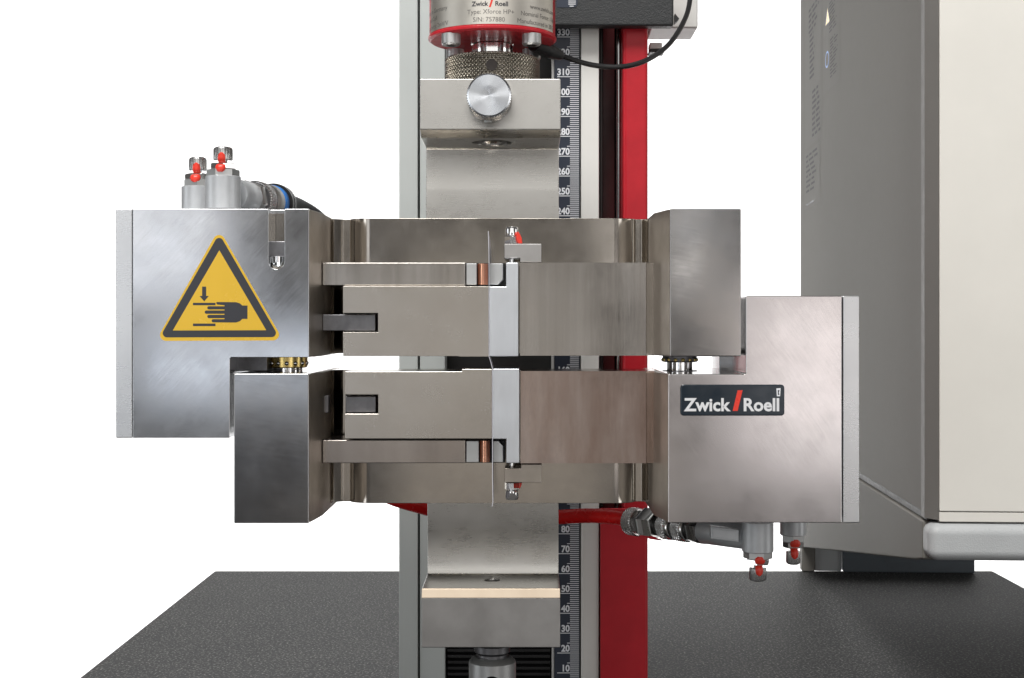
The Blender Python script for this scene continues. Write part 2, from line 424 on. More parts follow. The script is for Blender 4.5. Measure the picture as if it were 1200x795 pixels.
# crosshead
ch = link('crosshead', rect(560, 789.5, TOP, 30.5, 715, DC - 4), M['black'], FR, .0012, 3)
bmw = []
for k in range(13):
    a = k / 12 * math.pi / 2
    bmw.append((672 + 5 * math.sin(a), 4 + 5 * math.cos(a)))
link('ruler_window', sheet([P(x, y, 714.8) for x, y in [(652, 9), (652, -50), (677, -50)] + [(677, 4)] + bmw[::-1][1:]]), M['navy'], ch)
bm = bmesh.new()
for k in range(8): quad(bm, 666 if k else 667.5, 674.8 - (2.5 if k == 0 else 0), 7.4 - k * 2.4 - .45, 7.4 - k * 2.4 + .45, 714.6)
link('ruler_marks', bm, M['print'], ch)
link('screw_knob', face([(791, 16), (796, 22), (791, 27)], 716, 722), M['rubber'], ch)
link('motor_cover', rect(763, 818, TOP, 33, 745, 776), M['casing'], FR, .001)
link('bracket', rect(761.5, 776, 50, 57.5, 746, 756), M['casing'], FR, .0004)
link('bracket', rect(761.2, 779, 57.6, 61, 745, 757), M['panel'], FR, .0004)

# ------------------------------------------------------------------ load cell (above)
AX, DA = 577.0, 628.0
ax = X(AX, DA); ay = DA / 1000.0; px = DA / F / 1000.0
z = lambda y: Z(y, DA)
LC = thing('load_cell', 'round red load cell with silver printed band, hanging from the black crosshead', 'load cell', (ax, ay, z(40)))
r0 = 75 * px
link('body', lathe((ax, ay, z(44.4)), (0, 0, 1), [(r0 - .0005, 0), (r0 - .0005, z(1) - z(44.4))], 96), M['red'], LC)
bm = bmesh.new(); La = []
for k in range(61):
    a = (k / 60 * 2 - 1) * 1.27
    La.append([bm.verts.new((ax + (r0 - .00045) * math.sin(a), ay - (r0 - .00045) * math.cos(a), zz_)) for zz_ in (z(43.2), z(3.5))])
for k in range(60): bm.faces.new((La[k][0], La[k + 1][0], La[k + 1][1], La[k][1]))
link('label_band', bm, M['label_metal'], LC, sharp=60)
link('flange', lathe((ax, ay, z(50)), (0, 0, 1), [(.006, 0.0003), (r0 - .0012, 0.0), (r0, .0008), (r0, z(44.6) - z(50) - .0003), (r0 - .0003, z(44.6) - z(50))], 96), M['red'], LC)
link('upper_ring', lathe((ax, ay, z(0.5)), (0, 0, 1), [(r0 - .0002, 0), (r0 + .0004, .0008), (r0 + .0004, .02)], 96), M['foot_face'], LC)
link('stem', lathe((ax, ay, z(76)), (0, 0, 1), [(24 * px, 0), (24 * px, z(54) - z(76)), (24 * px + .0005, z(53) - z(76)), (24 * px + .0005, z(49.5) - z(76))], 64), M['chrome'], LC)
for ang in (-45, 45, 135, 225):
    a = math.radians(ang - 90)
    bx, by = ax + 65 * px * math.cos(a), ay + 65 * px * math.sin(a)
    o = link('bolt', lathe((bx, by, z(62.5)), (0, 0, 1), [(.0034, 0), (.0040, .0007), (.0040, z(50) - z(62.5) + .0002)], 32), M['satin'], LC)
    link('socket', lathe((bx, by, z(62.5) - .00012), (0, 0, 1), [(.0021, 0), (.0021, .0003)], 6), M['dark_steel'], o)
def wrap(s, ang0, zc, size, mat, bold=0, align='CENTER', name='print', shear=0.0):
    bm = text_mesh(s, size, bold, align, shear); rr = r0 - .0005 + .00012
    bmesh.ops.subdivide_edges(bm, edges=[e for e in bm.edges if e.calc_length() > .0008], cuts=1)
    for v in bm.verts:
        a = ang0 + v.co.x / rr
        v.co = Vector((ax + rr * math.sin(a), ay - rr * math.cos(a), zc + v.co.y))
    return link(name, bm, mat, LC, sharp=180)
tz = lambda k: z(40.6) + k * .00325
wrap('S/N: 757880', -.03, tz(0), .0027, M['greyink'])
wrap('Type: Xforce HP+', -.0, tz(1), .0027, M['greyink'])
wrap('Zwick', -.045, tz(2), .0027, M['ink'], .00007, 'RIGHT')
wrap('Roell', .065, tz(2), .0027, M['ink'], .00007, 'LEFT')
for k, (s_, a_) in enumerate((('Sensitivity: 2mV/V', -.72), ('Load Cell', -1.0), ('Made in Germany', -.74))): wrap(s_, a_, tz(k), .0027, M['greyink'], 0, 'RIGHT')
for k, (s_, a_) in enumerate((('Manufactured in 2013', .41), ('Nominal Force: 1 kN', .47), ('www.zwick.com', .64))): wrap(s_, a_, tz(k), .0027, M['greyink'], 0, 'LEFT')
bm = bmesh.new(); rr = r0 - .0005 + .00013
bm.faces.new([bm.verts.new((ax + rr * math.sin(a), ay - rr * math.cos(a), zz)) for a, zz in ((-.03, tz(2) - .0006), (.0, tz(2) - .0006), (.05, tz(2) + .0036), (.02, tz(2) + .0036))])
link('slash', bm, M['lacquer'], LC)

# cable of the load cell
CB = thing('sensor_cable', 'black sensor cable looping from the load cell up past the red cover', 'cable', P(640, 58, 640))
cp = [P(*q) for q in ((624, 50, 632), (641, 59, 640), (662, 67, 646), (695, 76.5, 650), (728, 78.5, 652), (757, 71, 656), (782, 54, 664), (799, 30, 676), (808, 4, 690), (810, -40, 705))]
link('cable', tube(smooth_path(cp, 10), .00118, 14), M['rubber'], CB)
bp_ = smooth_path([P(626, 51, 633), P(641, 59, 640), P(658, 65.8, 645)], 10)
link('strain_relief', tube(bp_, .0036, 18, lambda t: 1.0 if t < .55 else 1.0 - (t - .55) * 1.0), M['rubber'], CB)

# knurled nut
KN = thing('knurled_nut', 'bronze grey knurled lock nut with a cross hole, under the load cell', 'nut', (ax, ay, z(91)))
rn = 55.5 * px
nut = link('nut', knurl((ax, ay, z(104)), (0, 0, 1), rn, z(70) - z(104), .00045, .0017), M['knurl'], KN, sharp=50)
link('cross_hole', lathe((ax + .0002, ay - rn - .0001, z(86)), (0, 1, 0), [(.0024, 0), (.0024, .004)], 24), M['hole'], KN)

# ------------------------------------------------------------------ holders
hx0, hx1 = X(492, 602), X(657, 602)
UH = thing('upper_holder', 'upper L-shaped milled steel grip holder with a round chrome knob', 'holder', (ax, .62, Z(152, 602)))
f = [(92.5, 602), (152, 602), (162, 607), (174.5, 637)]
arc = []
for k in range(1, 7):
    a = k / 6 * math.pi / 2
    arc.append((173.5 + 11 * (1 - math.cos(a)) + 1, 634.5 + 3.2 * math.sin(a)))
f += [(190, 637.3), (206, 637.4), (220, 637.1), (224, 637.0), (262, 637.3), (262, 658), (92.5 + 15, 658)]
uo = link('holder', side(f, hx0, hx1), M['holder'], UH, .0004)
hy = 621.0
zu = Z(164 + 6, 621)
cut(uo, lathe((ax, hy / 1000, Z(120, 621)), (0, 0, -1), [(.0085, 0), (.0085, .06)], 48))
link('bore_pin', lathe((ax, hy / 1000, Z(168, 621) - .0005), (0, 0, 1), [(.0030, 0), (.0042, .0008), (.0042, .012)], 24), M['chrome'], UH)
link('bore_plug', lathe((ax, hy / 1000, Z(158, 621)), (0, 0, 1), [(.0084, 0), (.0084, .004)], 40), M['gunmetal'], UH)
kx, kz, kr = X(573, 586), Z(111.5, 586), 26.5 * 586 / F / 1000
kb = link('knob', knurl((kx, .5868, kz), (0, 1, 0), kr, .0150, .00022, .0011), M['knurl_bright'], UH, sharp=50)
link('knob_face', lathe((kx, .586, kz), (0, 1, 0), [(.0003, .00025), (.0012, .00005), (kr * .5, .0000), (kr - .0009, 0), (kr - .0003, .0005), (kr - .0003, .0012)], 96), M['turned'], kb, sharp=18).location = (0, 0, 0)
# the tangent field needs the object's own centre
kf = [c for c in kb.children][0]; off = Vector((kx, .586, kz)) - ORIGIN[UH.name]
kf.data.transform(Matrix.Translation(-off)); kf.location = off
link('set_screw', lathe((ax - .001, .597, Z(145, 600)), (0, 0, 1), [(.0016, 0), (.0016, .006)], 20), M['satin'], UH)

LH = thing('lower_holder', 'lower L-shaped milled steel grip holder with a pale chamfered foot', 'holder', (ax, .62, Z(759, 602)))
lx0, lx1 = X(494, 602), X(656.5, 602)
f = [(584, 637), (619, 637), (622, 636.4), (632, 635.2), (650, 634.9), (664, 635.4), (672.5, 634.5), (689.6, 604.3), (689.9, 603), (689.9, 660), (584, 660)]
lo = link('holder', side([(584, 637), (618, 637), (622, 637.2), (636, 637.5), (652, 637.4), (666, 636.9), (673, 636), (689.5, 604.2), (759, 604.2), (759, 660), (584, 660)], lx0, lx1), M['holder'], LH, .0003)
cut(lo, lathe((ax, .622, Z(700, 622)), (0, 0, 1), [(.0034, 0), (.0034, .02)], 32))
link('screw', lathe((ax, .622, Z(681.5, 622) - .004), (0, 0, 1), [(.0025, 0), (.0025, .0025)], 6), M['chrome'], LH)
link('chamfer_strip', extrude([(lx0, .6042, Z(689.4, 604.2)), (lx0, .6042, Z(701, 602)), (lx0, .6018, Z(701, 602)), (lx0, .6030, Z(690, 603))], (lx1 - lx0, 0, 0)), M['cream_steel'], LH, .0002)
link('foot', extrude([(lx0, .6042, Z(701.2, 602)), (lx0, .6042, Z(759, 602)), (lx0, .602, Z(759, 602)), (lx0, .602, Z(701.2, 602))], (lx1 - lx0, 0, 0)), M['foot_face'], LH, .0003)

CR = thing('connecting_rod', 'round steel connecting rod with a cross hole below the lower holder', 'rod', (ax, ay, .043))
rr = 27.5 * px
ro = link('rod', lathe((ax, ay, .043), (0, 0, 1), [(rr, 0), (rr, z(775) - .043), (rr - .0012, z(771) - .043), (rr - .0022, z(769) - .043)], 64), M['satin'], CR)
cut(ro, lathe((ax, ay - .03, z(797)), (0, 1, 0), [(.0040, 0), (.0040, .05)], 32))
link('neck', lathe((ax, ay, z(769)), (0, 0, 1), [(18 * px, 0), (18 * px, z(766) - z(769)), (21 * px, z(763) - z(769)), (21 * px, z(756) - z(769))], 48), M['gunmetal'], CR)

# ------------------------------------------------------------------ grips
DF = 569.0
UG = thing('upper_grip', 'upper pneumatic grip of bright steel with a yellow hand-crushing warning sticker', 'grip', P(571, 418, 600))
LG = thing('lower_grip', 'lower pneumatic grip of bright steel with the dark Zwick Roell nameplate', 'grip', P(571, 613, 600))

# --- upper grip: big housing at the left with a rounded slot
sl = [(314.6, 245), (314.6, 306)] + [(324 - 9.4 * math.cos(k / 10 * math.pi), 306 + 9.8 * math.sin(k / 10 * math.pi)) for k in range(11)] + [(333.4, 306), (333.4, 245)]
out = [(155.6, 245)] + sl[:1] + sl[1:2] + sl[3:-3] + sl[-2:] + [(362, 245), (362, 419), (271, 419), (269.4, 421), (269, 513.5), (155.6, 513.5)]
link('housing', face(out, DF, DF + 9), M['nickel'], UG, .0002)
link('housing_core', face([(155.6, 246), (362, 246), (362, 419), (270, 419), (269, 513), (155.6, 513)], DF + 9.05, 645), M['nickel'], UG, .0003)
link('slot_back', rect(312, 336, 250.5, 318, DF + 7.5, DF + 9), M['yoke'], UG)
link('slot_step', rect(313, 335, 283, 301, DF + 6.5, DF + 7.5), M['gunmetal'], UG, .0003)
link('slot_ball', lathe((X(324, DF + 4), (DF + 8) / 1000, Z(313, DF + 4)), (0, 0, 1), [(.0006, 0), (.0018, .0004), (.0028, .0018), (.0029, .0042)], 32), M['chrome'], UG)
link('end_plate', rect(135.5, 155, 245, 513.5, DF + .3, 645), M['end'], UG, .0004)
def cheek(parent, xa, xb, xc, y0, y1, mat):
    p = [(X(xa, DF), DF), (X(xb, 591), 591), (X(xb, 591), 645), (X(xa, DF), 645)]
    return link('cheek', extrude([(q[0], q[1] / 1000, Z(y1, DF)) for q in p], (0, 0, Z(y0, DF) - Z(y1, DF))), mat, parent, .0004)
cheek(UG, 362.1, 378, 398, 245, 419, M['side_brown'])
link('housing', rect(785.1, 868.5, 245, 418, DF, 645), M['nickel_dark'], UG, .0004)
cheek(UG, 785, 766, 748, 245, 418, M['side_brown'])

def yoke(parent, y0, y1, mat):
    DY = 615.0
    pts = [(380, 606), (384, 613), (391, 618.5), (402, 621), (410.5, 621)]
    for k in range(0, 9):
        a = k / 8 * math.pi / 2
        pts.append((434 - 23 * math.cos(a), DY + 5.5 * (1 - math.sin(a))))
    for k in range(0, 9):
        a = k / 8 * math.pi / 2
        pts.append((719 + 25 * math.sin(a), DY + 5.5 * (1 - math.cos(a))))
    pts += [(744.6, 621), (752, 621), (759, 618.5), (763, 613), (764, 606), (764, 636), (380, 636)]
    return link('yoke', plan(pts, Z(y1, DY), Z(y0, DY)), mat, parent, .0004)
yoke(UG, 256, 414.5, M['yoke'])

def jawset(parent, up):
    """slide bar, jaw, pads, insert, carrier, stop bracket; 'up' for the upper grip, else mirrored"""
    if up:
        jy0, jy1, by0, by1, s0, s1 = 335.8, 417.6, 308, 334.8, 367, 389.5
        jx0, jx1 = 402, 572.6
    else:
        jy0, jy1, by0, by1, s0, s1 = 434, 514.6, 516, 543, 463, 485
        jx0, jx1 = 404, 576.6
    DJ = 586.0
    ins = jx1 + .9
    step = [(jx1, jy1 + .6), (538, jy1 + .6), (538, jy1), (jx0, jy1)] if up else [(jx1, jy1), (jx0, jy1)]
    tops = [(jx0, jy0), (jx1, jy0)] if up else [(jx0, jy0 + 1.4), (541, jy0 + 1.4), (541, jy0 - 1.4), (jx1, jy0 - 1.4)]
    link('jaw', face(tops + step + [(jx0, s1), (443, s1), (443, s0), (jx0, s0)], DJ, 612), M['jaw'], parent, .0003)
    link('jaw_back', rect(jx0 + 1, 446, s0 - 3, s1 + 3, 604, 612), M['dark_steel'], parent)
    link('key', rect(378 if up else 405, 440 if up else 440.5, s0 + 1.8, s1 - 1.6, DJ + 5, 603), M['gunmetal'], parent, .0003)
    if not up: link('key', rect(377, 385, s0 + 1, s1 - 1, DJ + 12, 603), M['gunmetal'], parent, .0003)
    link('slide_bar', rect(378, 545.4, by0, by1, 590, 614), M['band'] if up else M['bar_brown'], parent, .0003)
    link('bar_back', rect(545.4, 592, by0 + .5, by1 - .5, 598, 614), M['dark_steel'], parent)
    a, c = (by0 + 1, by1 - 1)
    link('pad', rect(546.5, 558.6 if up else 561, a, c, 590.5, 598), M['satin'], parent, .0002)
    xc = (565.6 if up else 568); wr = 6.4 * 592 / F / 1000
    link('copper_pin', lathe((X(xc, 592), .5945, Z(c, 592)), (0, 0, 1), [(wr, 0), (wr, Z(a, 592) - Z(c, 592))], 32), M['copper'], parent)
    p0 = ins + .2
    ch = [(p0, a), (589.5, a), (589.5, c - 6), (584, c), (p0, c)] if up else [(p0, a), (584, a), (589.5, a + 6), (589.5, c), (p0, c)]
    link('pad', face(ch, 590, 598), M['satin'], parent, .0002)
    if up: pts = [(ins, 336), (593, 336), (593, 308), (607.4, 308), (607.4, 418), (ins, 418)]
    else: pts = [(ins, 432.4), (608.6, 432.4), (608.6, 543), (593.4, 543), (593.4, 514.8), (ins, 514.8)]
    link('jaw_insert', face(pts, DJ - .2, 612), M['insert'], parent, .0003)
    cy0, cy1 = (308, 417) if up else (435, 543)
    xs = 609.4 if up else 610
    # carrier: faint machined lands across its face
    lands = [xs, 634.5, 655, 672, 690, 706, 726, 741, 757] if up else [xs, 659.5, 694, 726.5, 757]
    prof = []; dd = 589.6
    for i, lx in enumerate(lands): prof.append((lx, dd + (.0, .09, .02, .07, -.02)[i % 5]))
    prof += [(757.6, 590.6), (767, 590.4 + 1.0), (767, 616), (xs, 616)]
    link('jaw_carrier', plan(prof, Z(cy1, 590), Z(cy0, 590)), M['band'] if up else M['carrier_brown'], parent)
    # stop bracket with its adjusting screw
    if up: br = [(591, 286), (634.6, 286), (634.6, 307.4), (609.6, 307.4), (609.6, 302.8), (591, 302.8)]
    else: br = [(591.4, 549), (610.6, 549), (610.6, 544.6), (635, 544.6), (635, 565.6), (591.4, 565.6)]
    link('stop_bracket', face(br, 591.2, 604), M['side_brown'] if not up else M['foot_face'], parent, .0002)
    cx, cy = X(600, 598), .598; u = 598 / F / 1000
    sgn = 1 if up else -1
    zb = Z(285.8 if up else 565.8, 598)
    s = link('stop_screw', lathe((cx, cy, zb), (0, 0, sgn), [(8.8 * u, 0), (8.8 * u, 7.6 * u), (8.0 * u, 8.3 * u)], 6, phase=.3), M['chrome'], parent)
    link('screw_cap', lathe((cx, cy, zb + sgn * 8.5 * u), (0, 0, sgn), [(6.6 * u, 0), (7.6 * u, 1.2 * u), (7.8 * u, 9 * u), (7.0 * u, 11 * u), (4 * u, 11.6 * u)], 24), M['chrome'], s)
    link('screw_neck', lathe((cx, cy, Z(302 if up else 549.6, 598)), (0, 0, -sgn), [(3.4 * u, 0), (3.4 * u, 7 * u)], 20), M['chrome'], s)
    bl = [(607, 271), (609.5, 275), (611.5, 279), (612.3, 285.6), (607.5, 285.6), (605.8, 282), (604.8, 277.6)] if up else [(608.4, 566), (611.8, 566.2), (611, 569), (609.2, 573.5), (608.2, 572), (608.8, 568.6)]
    link('seal_lacquer', face(bl, 594.6, 598.5), M['lacquer'], s, .0004, 3)
jawset(UG, True)
# bearings of the guide posts
def bearing(parent, cx, y0, ysplit, y1, rad, gold):
    d = 606.0; u = d / F / 1000
    c = (X(cx, d), d / 1000)
    o = link('guide_post', lathe((*c, Z(y1 + 6, d)), (0, 0, 1), [(rad * .74 * u, 0), (rad * .74 * u, Z(y0 - 10, d) - Z(y1 + 6, d))], 48), M['chrome'], parent)
    cage = link('ball_cage', lathe((*c, Z(ysplit, d)), (0, 0, 1), [(rad * .9 * u, 0), (rad * u, .0004), (rad * u, Z(y0 - 4, d) - Z(ysplit, d))], 48), M['brass'] if gold else M['gunmetal'], o)
    for k in range(14):
        a = 2 * math.pi * k / 14 + .1
        q = Vector((c[0] + (rad - .9) * u * math.sin(a), c[1] - (rad - .9) * u * math.cos(a), (Z(ysplit, d) + Z(y0, d)) / 2))
        bmb = bmesh.new(); bmesh.ops.create_uvsphere(bmb, u_segments=14, v_segments=10, radius=2.6 * u); bmesh.ops.translate(bmb, verts=bmb.verts, vec=q)
        link('ball', bmb, M['chrome'] if gold else M['brass'], cage, sharp=180)
    return o
bearing(UG, 337.5, 420, 431, 438, 23, True)
bearing(UG, 796.5, 419, 424.5, 438, 20, False)

# --- lower grip
link('housing', face([(783, 438.6), (872.5, 438.6), (874, 437), (874, 347), (986.6, 347), (986.6, 613), (783, 613)], DF, 645), M['nickel_rose'], LG, .0004)
link('end_plate', rect(987.8, 1007, 347, 613, DF + .3, 645), M['end'], LG, .0004)
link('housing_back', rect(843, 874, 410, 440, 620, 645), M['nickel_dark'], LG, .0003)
link('housing_back', rect(273, 313, 410, 435, 592, 645), M['gunmetal'], UG, .0003)
cheek(LG, 783, 766, 748, 438.6, 613, M['side_brown'])
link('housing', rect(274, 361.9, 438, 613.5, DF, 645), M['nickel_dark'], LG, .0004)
cheek(LG, 362, 378, 398, 438, 613.5, M['side_brown'])
yoke(LG, 434, 590, M['yoke'])
jawset(LG, False)
link('post_ring', ringmesh((X(796.5, 606), .606, Z(437.5, 606)), (0, 0, 1), .0052, .0072, .0012, 40), M['gunmetal'], LG)

# --- warning sticker
def rounded(poly, r, n=8):
    out = []; m = len(poly)
    for i in range(m):
        p = Vector(poly[i]); a = Vector(poly[i - 1]) - p; b_ = Vector(poly[(i + 1) % m]) - p
        a.normalize(); b_.normalize(); half = a.angle(b_) / 2
        t_ = r / math.tan(half); c = p + (a + b_).normalized() * (r / math.sin(half))
        s, e = p + a * t_, p + b_ * t_
        a0 = math.atan2(s.y - c.y, s.x - c.x); a1 = math.atan2(e.y - c.y, e.x - c.x)
        da = (a1 - a0 + math.pi) % (2 * math.pi) - math.pi
        out += [(c.x + r * math.cos(a0 + da * k / n), c.y + r * math.sin(a0 + da * k / n)) for k in range(n + 1)]
    return out
S = lambda pts, d: sheet([P(x, y, d) for x, y in pts])
st = link('warning_sticker', face(rounded([(256.6, 268.5), (182.5, 399.8), (332, 399.2)], 7), DF - .12, DF - .01), M['yellow'], UG)
c1 = rounded([(256.8, 274), (187, 395.6), (327, 395.2)], 5)
link('sticker_border', S(c1, DF - .16), M['ink'], st)
link('sticker_field', S([(257, 293.5), (202.5, 387.5), (312, 387.2)], DF - .20), M['yellow'], st)
q = lambda x, y: (180 + x / 5.681, 270 + y / 5.679)
link('pictogram_arrow', S([q(*v) for v in ((323, 375), (350, 375), (350, 437), (367, 438), (337, 473), (306, 438), (323, 437))], DF - .24), M['ink'], st)
link('pictogram_bar', S([q(*v) for v in ((262, 483), (412, 483), (412, 499), (262, 499))], DF - .24), M['ink'], st)
link('pictogram_bar', S([q(*v) for v in ((262, 621), (412, 621), (412, 638), (262, 638))], DF - .24), M['ink'], st)
def tip(x, y0, y1):
    r = (y1 - y0) / 2
    return [(x + r - r * math.sin(k / 6 * math.pi), y0 + r - r * math.cos(k / 6 * math.pi)) for k in range(7)]
hand = [(625, 501), (590, 501), (575, 487), (550, 479), (420, 478), (416, 484), (424, 495), (472, 499), (472, 506)] + tip(357, 506, 527) + [(472, 527), (472, 534)] + tip(340, 534, 556) + [(472, 556), (472, 563)] + tip(357, 563, 585) + [(472, 585), (472, 592)] + tip(386, 592, 613) + [(548, 614), (575, 605), (590, 590), (625, 590)]
link('pictogram_hand', S([q(*v) for v in hand], DF - .24), M['ink'], st)

# --- nameplate
npl = link('nameplate', face(rounded([(797.5, 451), (919.5, 451), (919.5, 487.5), (797.5, 487.5)], 4), DF - .9, DF - .01), M['logo_bg'], LG, .0005, 3)
DN = DF - .96
flat_text('lettering', 'Zwick', 854.5, 481.6, DN, .0070, M['logo_white'], npl, .0002, 'RIGHT', 1.0)
flat_text('lettering', 'Roell', 870.5, 481.6, DN, .0070, M['logo_white'], npl, .0002, 'LEFT', 1.0)
link('slash', S([(858.6, 481.8), (864.4, 481.8), (870.2, 457.6), (864.4, 457.6)], DN), M['lacquer'], npl)

tag_ = link('silver_tag', S([(909.8, 455.4), (914.8, 455), (914.2, 464.6), (910.4, 464.6)], DF - .94), M['print'], npl)
link('tag_print', S([(911.4, 457.5), (913.6, 457.3), (912.6, 460.4), (913.6, 463), (911.6, 463.2)], DF - .96), M['ink'], tag_)

# --- test strip between the jaws
SP = thing('test_strip', 'thin pale film strip clamped upright between the jaws', 'specimen', P(573, 590, 600))
path = [(572.2, 271), (573.0, 300), (573.1, 340), (573.1, 418), (575, 424), (577.1, 432), (577.1, 515), (577.1, 560), (577.6, 589), (576.6, 594)]
bm = bmesh.new(); A = []
for k, (x, y) in enumerate(path):
    p = P(x, y, 586.0); dep = .018 if 0 < k < len(path) - 1 else .014; th = .00012
    dx = -.0006 if k < 2 else 0
    p2 = Vector((p.x - dx * 0 + (0.0005 if k < 2 else 0), p.y + dep, p.z - (.004 if k == 0 else 0)))
    A.append([bm.verts.new(v) for v in (p + Vector((-th, 0, 0)), p + Vector((th, 0, 0)), p2 + Vector((th, 0, 0)), p2 + Vector((-th, 0, 0)))])
for i in range(len(A) - 1):
    for k in range(4):
        j = (k + 1) % 4
        bm.faces.new((A[i][k], A[i][j], A[i + 1][j], A[i + 1][k]))
bm.faces.new(A[0]); bm.faces.new(A[-1][::-1])
link('film', bm, M['film'], SP)

# ------------------------------------------------------------------ valves
def valve(label, cx, ybase, d, sgn, rb, hb, seed, group='air valves of the grips'):
    """body, collar hex, thin hex, ribbed cap, red sealing lacquer; sgn +1 stands up, -1 hangs"""
    u = d / F / 1000
    b0 = P(cx, ybase, d)
    V = thing('bleed_valve', label, 'valve', b0, group)
    zz = lambda h: b0 + Vector((0, 0, sgn * h * u))
    A_ = (0, 0, sgn)
    link('body', lathe(b0, A_, [(rb * u, 0), (rb * u, (hb - .8) * u), ((rb - .9) * u, hb * u)], 48), M['cast'], V)
    link('collar', lathe(zz(hb + .02), A_, [(rb * .93 * u, 0), (rb * .93 * u, 7.2 * u), (rb * .86 * u, 8.0 * u)], 6, phase=seed), M['satin'], V)
    link('hex_nut', lathe(zz(hb + 8.1), A_, [(rb * .72 * u, 0), (rb * .79 * u, .8 * u), (rb * .79 * u, 5.8 * u), (rb * .7 * u, 6.8 * u)], 6, phase=seed + .5), M['chrome'], V)
    link('stem', lathe(zz(hb + 14.8), A_, [(rb * .24 * u, 0), (rb * .24 * u, 5 * u)], 20), M['chrome'], V)
    rc = rb * .55
    link('ribbed_cap', lathe(zz(hb + 18.4), A_, [(rc * .9 * u, 0), (rc * u, 1.0 * u), (rc * u, 13 * u), (rc * .93 * u, 14.8 * u), (rc * .7 * u, 16 * u), (rc * .2 * u, 16.3 * u)], 144,
         lambda t_, k: 1 + (.03 * min(1, 1.6 * abs(math.sin(t_ * 9))) - .03 if 1 <= k <= 2 else -.01)), M['cap'], V, sharp=35)
    # red lacquer dribbled down the front of the joint
    prof = [(1.4, 27), (3.6, 25), (4.6, 21), (4.2, 18), (3.9, 15), (4.9, 12.2), (5.9, 9), (5.0, 5.8), (2.6, 3.8)]
    bm = bmesh.new(); rings = []
    for w_, h in prof:
        ry = (rb * .93 if h < 10 else rb * .86 if h < 14 else rc * .75 if h < 18 else rc * 1.1)
        ring = []
        for k in range(9):
            a = (k / 8 - .5) * math.pi
            ring.append(bm.verts.new(zz(hb + h) + Vector((w_ * u * math.sin(a) * 1.05 + .3 * u, -(ry - 2.5 + 2.9 * math.cos(a)) * u, 0))))
        rings.append(ring)
    for i in range(len(rings) - 1):
        for k in range(8): bm.faces.new((rings[i][k], rings[i][k + 1], rings[i + 1][k + 1], rings[i + 1][k]))
    bm.faces.new(rings[0]); bm.faces.new(rings[-1])
    link('seal_lacquer', bm, M['lacquer'], V, sharp=80)
    return V
VA = valve('taller air valve with red lacquered cap on top of the upper grip', 261.5, 245.5, 592, 1, 20.6, 38.5, .25)
VB = valve('lower-standing air valve on the upper grip, leftmost of all valves', 232, 253.5, 640, 1, 19, 34.5, .7)
VC = valve('larger front air valve hanging under the lower grip above the bench', 888, 612, 592, -1, 18.4, 34.5, .25)
VD = valve('smaller rear air valve hanging under the lower grip nearest the cabinet', 929.5, 598, 640, -1, 15.4, 29, .7)

# --- coupling and black hose of the upper grip
def coupling(name, label, p0, p1, segs, group=None):
    ax_ = (p1 - p0); Ltot = ax_.length; a = ax_.normalized()
    T = thing(name, label, 'fitting', p0)
    for nm, s0_, s1_, r, mt, kind in segs:
        b_ = p0 + a * (s0_ * Ltot); h = (s1_ - s0_) * Ltot
        if kind == 'k': bm = knurl(b_, a, r, h, .00026, .0013)
        elif kind == 'h': bm = lathe(b_, a, [(r * .94, 0), (r, h * .12), (r, h * .88), (r * .94, h)], 6, phase=.35)
        else: bm = lathe(b_, a, [(r * .95, 0), (r, min(.0005, h * .2)), (r, h - min(.0005, h * .2)), (r * .95, h)], 40)
        link(nm, bm, M[mt], T, sharp=45)
    return T
pa, pb = P(272, 228, 600), P(322, 239, 664)
coupling('hose_coupling', 'knurled grey hose coupling with a blue ring behind the taller valve', pa, pb, [
    ('arm', 0, .34, .0068, 'cast', 'c'), ('hex', .34, .44, .0078, 'foot_face', 'h'), ('groove', .44, .49, .0074, 'gunmetal', 'c'),
    ('knurled_sleeve', .49, .63, .0081, 'knurl_bright', 'k'), ('groove', .63, .67, .0076, 'gunmetal', 'c'), ('sleeve', .67, .84, .0080, 'foot_face', 'c'),
    ('blue_ring', .84, .94, .0081, 'blue', 'c')], None)
ad = (pb - pa)
BH = thing('black_hose', 'black air hose with a thick ferrule behind the upper grip', 'hose', pb)
link('ferrule', lathe(pa + ad * .945, ad.normalized(), [(.0084, 0), (.0092, .001), (.0092, .0035), (.0080, .0042), (.0080, .0055), (.0090, .006), (.0090, .0085), (.0078, .0095)], 40), M['rubber'], BH)
hp = [pa + ad * 1.04, P(332, 240, 676), P(350, 247, 690), P(372, 262, 700), P(392, 290, 706), P(400, 330, 708)]
link('hose', tube(smooth_path(hp, 8), .0056, 18), M['rubber'], BH)

# --- coupling and red hose of the lower grip
qa, qb = P(882, 629, 594), P(739, 611, 662)
coupling('hose_coupling', 'chrome knurled hose coupling under the lower grip, joining the red hose', qa, qb, [
    ('arm', 0.02, .37, 0.00560, 'cast', 'c'), ('hex', .37, .45, 0.00616, 'nickel_dark', 'h'), ('groove', .45, .475, 0.00490, 'dark_steel', 'c'), ('ring', .475, .505, 0.00588, 'chrome', 'c'),
    ('knurled_sleeve', .505, .575, 0.00609, 'knurl_bright', 'k'), ('groove', .575, .595, 0.00532, 'dark_steel', 'c'), ('ring', .595, .635, 0.00588, 'chrome', 'c'),
    ('knurled_sleeve', .635, .70, 0.00609, 'knurl_bright', 'k'), ('groove', .70, .735, 0.00490, 'dark_steel', 'c'), ('hex_nut', .735, .86, 0.00728, 'chrome', 'h'),
    ('hex_nut', .86, .92, 0.00560, 'nickel_dark', 'h'), ('knurled_ring', .92, 1.0, 0.00644, 'knurl_bright', 'k')])
cpl = [o for o in sc.objects if o.name.startswith('hose_coupling') and o.type == 'EMPTY'][-1]
u = .36e-3
link('cast_tab', face([(833, 617), (866, 621), (866, 636), (833, 632)], 591, 596), M['cast'], cpl, .0004)
